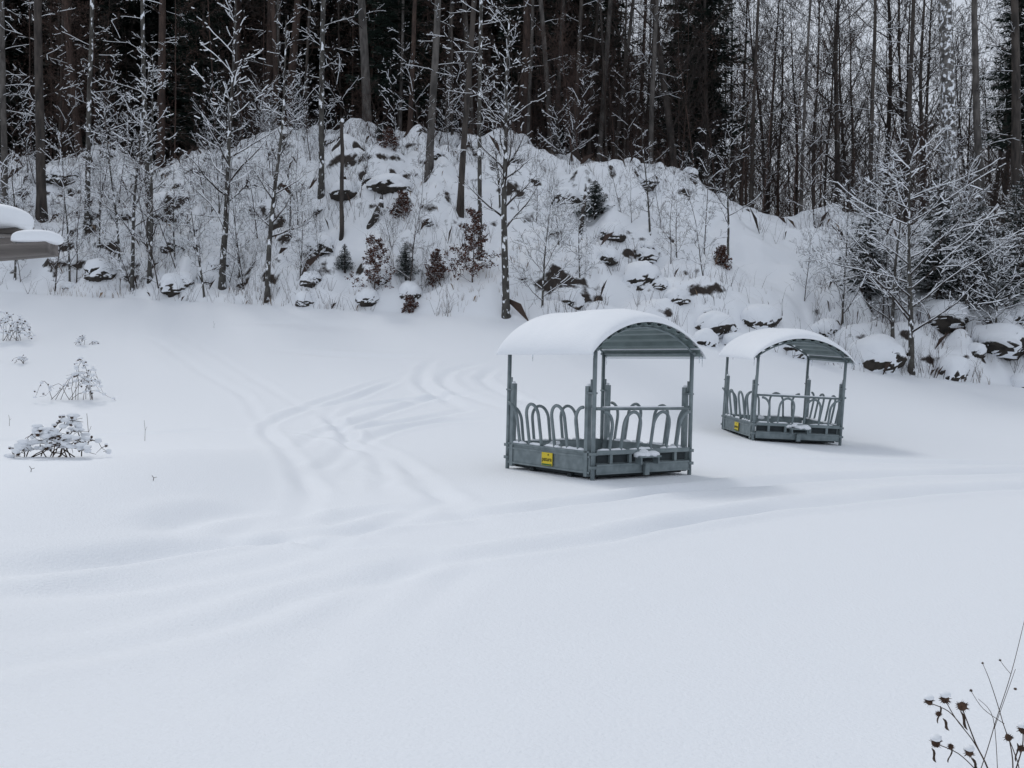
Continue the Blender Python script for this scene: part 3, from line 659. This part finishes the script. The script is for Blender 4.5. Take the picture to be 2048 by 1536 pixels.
# boulders
def boulder(lab, loc, rx, ry, rz_, seed, group=None, cap=.18, cover=.40, amp=.8):
    rng = random.Random(seed); t = thing('boulder', lab, 'boulder', loc, rng.uniform(0, 6), group)
    nu, nv = 30, 20; m = MB(); s = MB()
    def rad(th, ph):
        x = math.cos(th) * math.cos(ph) * 1.9 + seed; y = math.sin(th) * math.cos(ph) * 1.9 + math.sin(ph) * 2.1
        return 1 + amp * (.5 * float(vn(np.array(x), np.array(y), seed)) + .35 * float(vn(np.array(x * 2.6), np.array(y * 2.6), seed + 1)) + .15 * float(vn(np.array(x * 6), np.array(y * 6), seed + 2)))
    G = [[rad(2 * PI * k / nu, -PI / 2 + PI * i / nv) for k in range(nu)] for i in range(nv + 1)]
    for i in range(nv + 1):
        ph = -PI / 2 + PI * i / nv
        for k in range(nu):
            th = 2 * PI * k / nu; q = G[i][k]; m.v.append((rx * q * math.cos(th) * math.cos(ph), ry * q * math.sin(th) * math.cos(ph), rz_ * q * math.sin(ph)))
    for i in range(nv):
        for k in range(nu): k2 = (k + 1) % nu; m.f.append((i * nu + k, i * nu + k2, (i + 1) * nu + k2, (i + 1) * nu + k))
    m.build('stone', M['rock'], t)
    i0 = int(nv * cover)
    for i in range(i0, nv + 1):
        ph = -PI / 2 + PI * i / nv; f = (i - i0) / (nv - i0)
        for k in range(nu):
            th = 2 * PI * k / nu; ed_ = .35 + .8 * vn(np.array(math.cos(th) * 1.6 + seed), np.array(math.sin(th) * 1.6), 3)
            g_ = f - max(0, float(ed_) * .5); q = (G[i][k] + 1.0) / 2 if f > .3 else G[i][k]
            th_ = cap * (min(1, max(0, g_) * 3) ** .6) - (.06 if g_ <= 0 else 0); ov = 1 + (.03 if g_ > 0 else -.06)
            s.v.append((rx * q * ov * math.cos(th) * math.cos(ph), ry * q * ov * math.sin(th) * math.cos(ph), rz_ * q * math.sin(ph) + th_))
    n = nv - i0
    for i in range(n):
        for k in range(nu): k2 = (k + 1) % nu; s.f.append((i * nu + k, i * nu + k2, (i + 1) * nu + k2, (i + 1) * nu + k))
    s.build('snow_cap', M['snow'], t); return t
HV = dict(cap=.2, cover=.28, amp=.6)
for (px, py, rx, rz_, lab, kw) in [
    (1285, 560, .75, .6, 'round dark boulder with a thick snow cap in the middle of the slope', dict(cap=.22, cover=.44)),
    (1750, 715, .95, .75, 'large snow-capped boulder behind the far feeder roof on the right', dict(cap=.2, cover=.28, amp=.6)),
    (1905, 742, .6, .55, 'round snow-covered boulder at the field edge right of the spreading tree', HV),
    (2046, 772, .5, .35, 'low snowy boulder at the right frame edge by the field', HV),
    (1130, 605, .7, .45, 'snow-capped boulder directly behind the near feeder roof', {}),
    (1600, 700, .8, .5, 'snow-covered boulder above the far feeder roof', HV),
    (1430, 655, .8, .45, 'smooth snow-buried boulder between the two feeder roofs', HV),
    (1520, 640, .8, .5, 'snow-buried boulder left above the far feeder roof', HV),
    (1650, 665, .6, .4, 'rounded snow-buried boulder right above the far feeder roof', HV),
    (1470, 690, .55, .35, 'low snow-buried boulder just left of the far feeder roof', HV),
    (1410, 685, .5, .35, 'small snowy boulder touching the near feeder roof outline', HV),
    (1990, 690, 1.3, .75, 'big dark mossy rock under the firs on the right', dict(cover=.34)),
    (1885, 640, 1.0, .65, 'dark rock outcrop behind the spreading tree on the right', dict(cover=.36)),
    (2050, 640, 1.3, .85, 'dark rock face at the right frame edge below the firs', {}),
    (780, 375, 1.1, .45, 'wide dark rock ledge under the top of the mound', dict(cover=.48)),
    (690, 390, .7, .45, 'dark rock block left of the wide ledge', dict(cover=.46)),
    (350, 575, .6, .45, 'snow-capped dark rock at the field edge on the left', {}),
    (355, 495, .8, .5, 'dark rock outcrop on the left slope behind white branches', {}),
    (200, 545, .7, .5, 'snow-capped rock on the far left slope foot', {}),
    (640, 495, .7, .5, 'dark rock left of the slope centre near the tall broken trunk', {}),
    (735, 600, .5, .35, 'dark snow-capped rock beneath the left rusty young beech', {}),
    (610, 605, .45, .3, 'low snowy rock at the field edge near the dark-stemmed tree', {}),
    (1135, 400, .7, .45, 'dark rock on the upper slope left of the bushy young fir', {}),
    (1225, 470, .6, .4, 'brown rock ledge on the slope below the bushy young fir', {}),
    (820, 590, .5, .4, 'small dark rock under the small snowy fir', {}),
    (130, 355, 1.0, .5, 'dark rock on the crest at the far left', {}),
    (1300, 370, .7, .4, 'snowy rock on the right shoulder of the crest', {})]:
    boulder(lab, hit(px, py) + Vector((0, 0, -rz_ * .15)), rx, rx * .85, rz_, px + 7, **kw)
bps = [boulder('x', (0, 0, 0), .7, .6, .5, 900 + i, 'boulders on the slope', .16, .40, .8) for i in range(5)]
sp = []
while len(sp) < 50:
    u = R0.uniform(-60, 2110); k = R0.random()
    if 1430 < u < 1640 or (u > 1000 and R0.random() < .5): continue
    e = np.interp(u, EU, ED); c = np.interp(u, CU, CD); sp.append((u, e + .8 + (c - e) * k ** 1.2))
scatter(bps, sp, 'snow-capped dark boulder half buried in the wooded slope', 'boulders on the slope', .35, .85, tilt=.15)

# saplings scattered over the slope and its crest
cfS = dict(seg=[8, 4, 3, 2], n=[15, 6, 4], t0=[.08, .15, .15], l1=1.5, cone=.35, ang=[50, 42, 42], rmin=.0055, wander=[.09, .18, .25, .25])
sps = [tree('sapling', 'x', 'sapling', (0, 0, 0), 2.6 + i * .8, .025, cfS, 600 + i, 'twig', ('twig', 'twig_red', 'twig', 'twig_red')[i % 4], (.013, 0, .012, .006, .010)[i]) for i in range(5)]
sp = []
while len(sp) < 158:
    u = R0.uniform(-60, 2110); v = R0.random() * 1.12
    if 1440 < u < 1640 and v < .85 and R0.random() < .9: continue
    if u > 800 and v < .8 and R0.random() < .5: continue
    e = np.interp(u, EU, ED); c = np.interp(u, CU, CD); sp.append((u, e + .3 + (c - e) * v))
scatter(sps, sp, 'thin leafless sapling dusted with snow on the slope', 'thin saplings on the slope', .35, 1.3, tilt=.15)

# dead grass and brushwood on the slope (uncountable)
def stuff(name, lab, cat, n, hmin, hmax, w, mt, seed, thr, ns, lean, umax=2300, power=1.6):
    rg = random.Random(seed); us = [rg.uniform(-250, umax) for _ in range(n)]; dd = []
    for u in us:
        e = float(np.interp(u, EU, ED)); c = float(np.interp(u, CU, CD)); dd.append(e - .3 + (c - e + 1.2) * rg.random() ** power)
    xa = np.array([(u - 1024) / F * d for u, d in zip(us, dd)]); da = np.array(dd); za = H(xa, da); dens = vn(xa / 2.2, da / 2.2, ns) + .6 * vn(xa / .7, da / .7, ns + 1); m = MB()
    for x_, y_, z_, q, u in zip(xa, da, za, dens, us):
        if q < thr - (.12 if u < 800 else 0) or (1450 < u < 1630 and rg.random() < .8): continue
        for k in range(rg.randint(1, 3)):
            h_ = rg.uniform(hmin, hmax); a = rg.uniform(0, 6.28); lx, ly = rg.uniform(-lean, lean) * h_, rg.uniform(-lean, lean) * h_
            mx_, my_ = lx * .3, ly * .3; c_, s_ = w * math.cos(a), w * math.sin(a); hh = h_ * rg.uniform(.6, 1)
            m.poly([(x_ - c_, y_ - s_, z_ - .05), (x_ + c_, y_ + s_, z_ - .05), (x_ + mx_ + c_ * .6, y_ + my_ + s_ * .6, z_ + h_ * .55), (x_ + lx, y_ + ly, z_ + hh), (x_ + mx_ - c_ * .6, y_ + my_ - s_ * .6, z_ + h_ * .55)])
    tag(m.build(name, M[mt], None, False), lab, cat, kind='stuff')
stuff('dead_grass', 'dry grass stalks poking through the snow on the slope', 'grass', 7000, .15, .5, .0045, 'straw', 9, .08, 61, .6)
stuff('brushwood', 'dark twigs and bramble stems sticking out of the snowy slope', 'brushwood', 13000, .25, 1.3, .006, 'brush', 19, .04, 67, .9, power=1.0)

# ------------------------------------------------------------------ burdock plants
def burr(parent, c, r, rng, snow=True):
    m = MB(); m.blob(c, (r * .75, r * .75, r * .75), 8, 6, rng)
    for k in range(46):
        d = Vector((rng.gauss(0, 1), rng.gauss(0, 1), rng.gauss(0, 1))).normalized(); s = d.orthogonal().normalized() * r * .1
        m.poly([Vector(c) + d * r * .6 - s, Vector(c) + d * r * 1.25, Vector(c) + d * r * .6 + s])
    o = m.build('seed_head', M['burr'], parent)
    if snow:
        m = MB(); m.blob(Vector(c) + Vector((0, 0, r * .75)), (r * 1.0, r * 1.0, r * .7), 10, 8, rng, .1, .3); m.build('snow_cap', M['snow'], o)
def weed(lab, px, py, wpx, hpx, seed, nst=8, br=.022, clump=.22, skew=0):
    rng = random.Random(seed); loc = hit(px, py); sc = loc.y / F; W = wpx * sc; Hh = hpx * sc
    t = thing('burdock_plant', lab, 'dried plant', loc); st = MB(); sn = MB()
    for k in range(nst):
        e = -1 + 2 * rng.random() ** (1 - .4 * skew); hh = Hh * (1 - .5 * abs(e) ** 2) * rng.uniform(.35, 1.0)
        x0 = rng.uniform(-.35, .2) * W
        pts = []; n = 9; sw = rng.uniform(-1, 1) * W * .2; drop = 1.3 + .7 * abs(e)
        for i in range(n + 1):
            s = i / n; pts.append(Vector((x0 * (1 - s) + e * W / 2 * s + rng.uniform(-.03, .03), sw * s, max(-.02, hh * math.sin(min(PI * .97, s * PI / 2 * drop)) + rng.uniform(-.02, .02)))))
        st.tube(pts, [.008 - .0055 * i / n for i in range(n + 1)], 5)
        for i in range(2, n + 1):
            if rng.random() < .36:
                q = pts[i] + Vector((rng.uniform(-.09, .09), rng.uniform(-.07, .07), rng.uniform(-.06, .07))); st.tube([pts[i], q], [.004, .003], 4); burr(t, q, br * rng.uniform(.6, 1.15), rng, rng.random() < .85)
            if rng.random() < clump: sn.blob(pts[i] + Vector((0, 0, .015)), (.06 * rng.uniform(.6, 1.5), .045, .032 * rng.uniform(.8, 1.2)), 8, 6, rng)
            if rng.random() < .35:
                q = pts[i] + Vector((rng.uniform(-.16, .16), rng.uniform(-.1, .1), rng.uniform(-.09, .04))); st.tube([pts[i], q], [.0035, .002], 4)
    st.build('stem', M['drystem'], t)
    if sn.v: sn.build('snow_clump', M['snow'], t)
weed('largest snow-clumped dried plant arching over the snow at left', 125, 915, 225, 84, 1, 17, .028, .5, .4)
weed('dried plant with dark seed heads above the largest left plant', 155, 800, 155, 84, 12, 16, .028, .5, .5)
weed('snow-covered dried bush cut by the left frame edge under the beam', 20, 682, 120, 60, 23, 18, .036, .7, .5)
weed('small sparse dried twig with snow right of the left edge bush', 170, 690, 60, 18, 4, 4, .03, .5)
weed('tiny dried twigs poking out below the left edge bush', 40, 728, 60, 16, 5, 4, .02, .3)
for i, (px, py, h, lab) in enumerate([(289, 882, 42, 'single thin dry stalk right of the largest left plant'), (18, 852, 22, 'short brown stalk near the left frame edge'), (428, 657, 14, 'lone dark stalk on the far part of the field'), (175, 905, 78, 'thin upright stalk growing beside the largest left plant'), (60, 945, 12, 'tiny dry twig at the far left under the largest dried plant'), (305, 962, 10, 'short broken twig lying in the snow below the largest left plant')]):
    loc = hit(px, py); sc = loc.y / F; m = MB(); m.tube([Vector((0, 0, -.03)), Vector((.01, 0, h * sc * .5)), Vector((-.012, 0, h * sc))], [.005, .004, .003], 5)
    m.tube([Vector((.01, 0, h * sc * .5)), Vector((.05, 0, h * sc * .68))], [.003, .002], 4)
    o = m.build('dry_stalk', M['drystem']); o.location = loc; tag(o, lab, 'stalk')
rng = random.Random(12); D0 = 3.0; base = Vector((P(1990, 0, D0).x, D0, hz(P(1990, 0, D0).x, D0)))
t = thing('burdock_plant', 'tall dried burdock with prickly brown seed heads in the lower right corner', 'dried plant', base)
def Q(px, py, dd=0): return P(px, py, D0 + dd) - base
def curve(ps, r0, r1):
    pts = [Q(*p) for p in ps]; out = []
    for i in range(len(pts) - 1):
        a = pts[max(i - 1, 0)]; b_ = pts[i]; c = pts[i + 1]; d = pts[min(i + 2, len(pts) - 1)]
        for k in range(5):
            s = k / 5; out.append(.5 * ((2 * b_) + (c - a) * s + (2 * a - 5 * b_ + 4 * c - d) * s * s + (3 * b_ - a - 3 * c + d) * s ** 3))
    out.append(pts[-1]); n = len(out) - 1; return out, [r0 + (r1 - r0) * i / n for i in range(n + 1)]
for ps, r0, r1 in [
    ([(1995, 1885), (2000, 1700), (1985, 1560), (1955, 1490), (1928, 1420)], .0036, .0016),
    ([(1962, 1505), (1945, 1478), (1915, 1440), (1893, 1402)], .0018, .0013),
    ([(1930, 1458), (1900, 1425), (1862, 1408)], .0018, .0013),
    ([(1985, 1870), (1985, 1680, .05), (1965, 1560), (1942, 1512)], .003, .0015),
    ([(1958, 1545), (1920, 1510), (1875, 1490)], .0018, .0013),
    ([(2005, 1880), (1950, 1640, .1), (1985, 1480, .1), (2025, 1350, .1), (2052, 1240, .1)], .0018, .0007),
    ([(2010, 1880), (2050, 1600, -.1), (2010, 1450, -.1), (1985, 1370, -.1), (1968, 1328, -.1)], .0018, .0007),
    ([(2012, 1450, -.1), (1970, 1420, -.1), (1945, 1384, -.1)], .0011, .0007),
    ([(2025, 1350, .1), (2012, 1335, .1), (2003, 1322, .1)], .0009, .0007),
    ([(1992, 1460, .1), (2020, 1380, .1), (2034, 1340, .1)], .0009, .0007),
    ([(2000, 1880), (2020, 1650), (2030, 1540), (2022, 1480)], .0028, .0015),
    ([(2030, 1560), (2048, 1500), (2050, 1465)], .002, .0015),
    ([(2000, 1560, .05), (1990, 1440, .05), (1960, 1400, .05)], .0011, .0007)]:
    pts, rr = curve(ps, r0, r1); m = MB(); m.tube(pts, rr, 6); m.build('stem', M['drystem'], t)
for px, py, r, s in [(1861, 1405, .015, 1), (1893, 1400, .017, 1), (1928, 1415, .018, 0), (1880, 1430, .010, 0), (1875, 1488, .018, 1), (1905, 1496, .011, 0), (1942, 1508, .016, 1), (2020, 1478, .014, 0), (2050, 1462, .017, 1), (2046, 1500, .013, 0), (1968, 1328, .004, 0), (1945, 1383, .005, 0), (2003, 1322, .004, 0), (2034, 1380, .005, 0)]:
    burr(t, Q(px, py), r, rng, bool(s))
for px, py, dx, dy in [(1885, 1415, -8, 34), (1925, 1425, 12, 38), (1908, 1500, -10, 28), (1950, 1520, 8, 32), (1868, 1500, 6, 28), (2040, 1490, -6, 36), (1985, 1560, 22, 28), (1890, 1440, 10, 24)]:
    m = MB(); n = 5
    a = Q(px, py); c = Q(px + dx, py + dy, .02); sd_ = Vector((.006, .004, .002))
    for i in range(n + 1):
        s = i / n; p = a.lerp(c, s) + Vector((.004 * math.sin(s * 7), .006 * math.cos(s * 5), 0)); w_ = math.sin(s * PI * .9 + .15)
        m.v += [tuple(p - sd_ * w_), tuple(p + Vector((0, -.004, 0))), tuple(p + sd_ * w_)]
    for i in range(n):
        for k in range(2): q = i * 3 + k; m.f.append((q, q + 1, q + 4, q + 3))
    m.build('withered_leaf', M['drystem'], t)

# ------------------------------------------------------------------ timber roof corner at left
t = thing('timber_shelter', 'weathered timber beam ends with thick snow lumps at the left frame edge', 'shelter', (-4.2, 5.3, hz(-4.2, 5.3)))
o0 = Vector(t.location)
def beam(name, a, b_, h, dp, mt):
    a = a - o0; b_ = b_ - o0; ax = (b_ - a); L_ = ax.length; ax.normalize(); sd = ax.cross(Vector((0, 0, 1))).normalized(); u = sd.cross(ax)
    m = MB(); R = Matrix((ax, -sd, u)).transposed().to_4x4(); R.translation = (a + b_) / 2; m.box((0, 0, 0), (L_, dp, h), R); o = m.build(name, M[mt], t, False)
    bv = o.modifiers.new('b', 'BEVEL'); bv.width = .004; return o
def lump(parent, c, r, seed):
    m = MB(); nu, nv = 28, 18
    for i in range(nv + 1):
        ph = -PI / 2 + PI * i / nv
        for k in range(nu):
            th = 2 * PI * k / nu; f = lambda v, e: math.copysign(abs(v) ** e, v)
            x = f(math.cos(th), .7) * f(math.cos(ph), .7); y = f(math.sin(th), .7) * f(math.cos(ph), .7); z = f(math.sin(ph), .75)
            j = 1 + .08 * float(vn(np.array(x * 2 + seed), np.array(z * 2 + y), seed)); m.v.append((c.x - o0.x + r[0] * x * j, c.y - o0.y + r[1] * y * j, c.z - o0.z + r[2] * z * j * (1 if z > 0 else .35)))
    for i in range(nv):
        for k in range(nu): k2 = (k + 1) % nu; m.f.append((i * nu + k, i * nu + k2, (i + 1) * nu + k2, (i + 1) * nu + k))
    m.build('snow_lump', M['snow'], parent)
b1 = beam('beam', P(-560, 552, 5.0), P(106, 498, 5.0), .062, .14, 'wood'); lump(b1, P(76, 482, 5.0), (.115, .09, .052), 3); lump(b1, P(-300, 512, 5.0), (.5, .07, .05), 4)
b2 = beam('rafter', P(-560, 430, 5.35), P(54, 468, 5.35), .035, .2, 'wood'); lump(b2, P(-45, 450, 5.33), (.285, .14, .112), 5); lump(b2, P(-420, 428, 5.35), (.6, .14, .12), 6)
b3 = beam('rafter', P(-560, 484, 5.2), P(36, 484, 5.22), .03, .1, 'wood')
m = MB(); m.box((0, 0, 1.2), (.12, .12, 2.6)); m.box((.0, .0, 2.0), (.2, .4, .1)); m.build('post', M['wood'], t, False)

# ------------------------------------------------------------------ light, world, camera
SAZ, SEL = math.radians(-30), math.radians(48)
w = bpy.data.worlds.new('World'); bpy.context.scene.world = w; w.use_nodes = True; nt = w.node_tree; N = nt.nodes; L = nt.links
bg = N['Background']; sk = N.new('ShaderNodeTexSky'); sk.sky_type = 'NISHITA'; sk.sun_disc = False; sk.sun_elevation = SEL; sk.sun_rotation = SAZ
hs = N.new('ShaderNodeHueSaturation'); hs.inputs['Saturation'].default_value = .35; L.new(sk.outputs[0], hs.inputs['Color'])
mx = N.new('ShaderNodeMix'); mx.data_type = 'RGBA'; mx.inputs['Factor'].default_value = .85; L.new(hs.outputs[0], mx.inputs['A']); mx.inputs['B'].default_value = (6.1, 6.6, 7.45, 1)
L.new(mx.outputs['Result'], bg.inputs['Color']); bg.inputs['Strength'].default_value = .1
sl = bpy.data.lights.new('sun', 'SUN'); sl.energy = .95; sl.angle = math.radians(12); sl.color = (1, .98, .95)
so = bpy.data.objects.new('sun', sl); C.objects.link(so)
sd = Vector((math.sin(SAZ) * math.cos(SEL), math.cos(SAZ) * math.cos(SEL), math.sin(SEL)))
so.rotation_euler = sd.to_track_quat('Z', 'Y').to_euler()
cam = bpy.data.cameras.new('camera'); cam.lens = 36 * F / 2048; cam.sensor_width = 36; cam.clip_end = 1500; cam.clip_start = .05
co = bpy.data.objects.new('camera', cam); C.objects.link(co); co.location = (0, 0, CAMZ); co.rotation_euler = (math.radians(90) - math.atan((768 - HZ) / F), 0, 0)
bpy.context.scene.camera = co
sc = bpy.context.scene; sc.view_settings.view_transform = 'Standard'; sc.view_settings.look = 'None'; sc.view_settings.exposure = 0
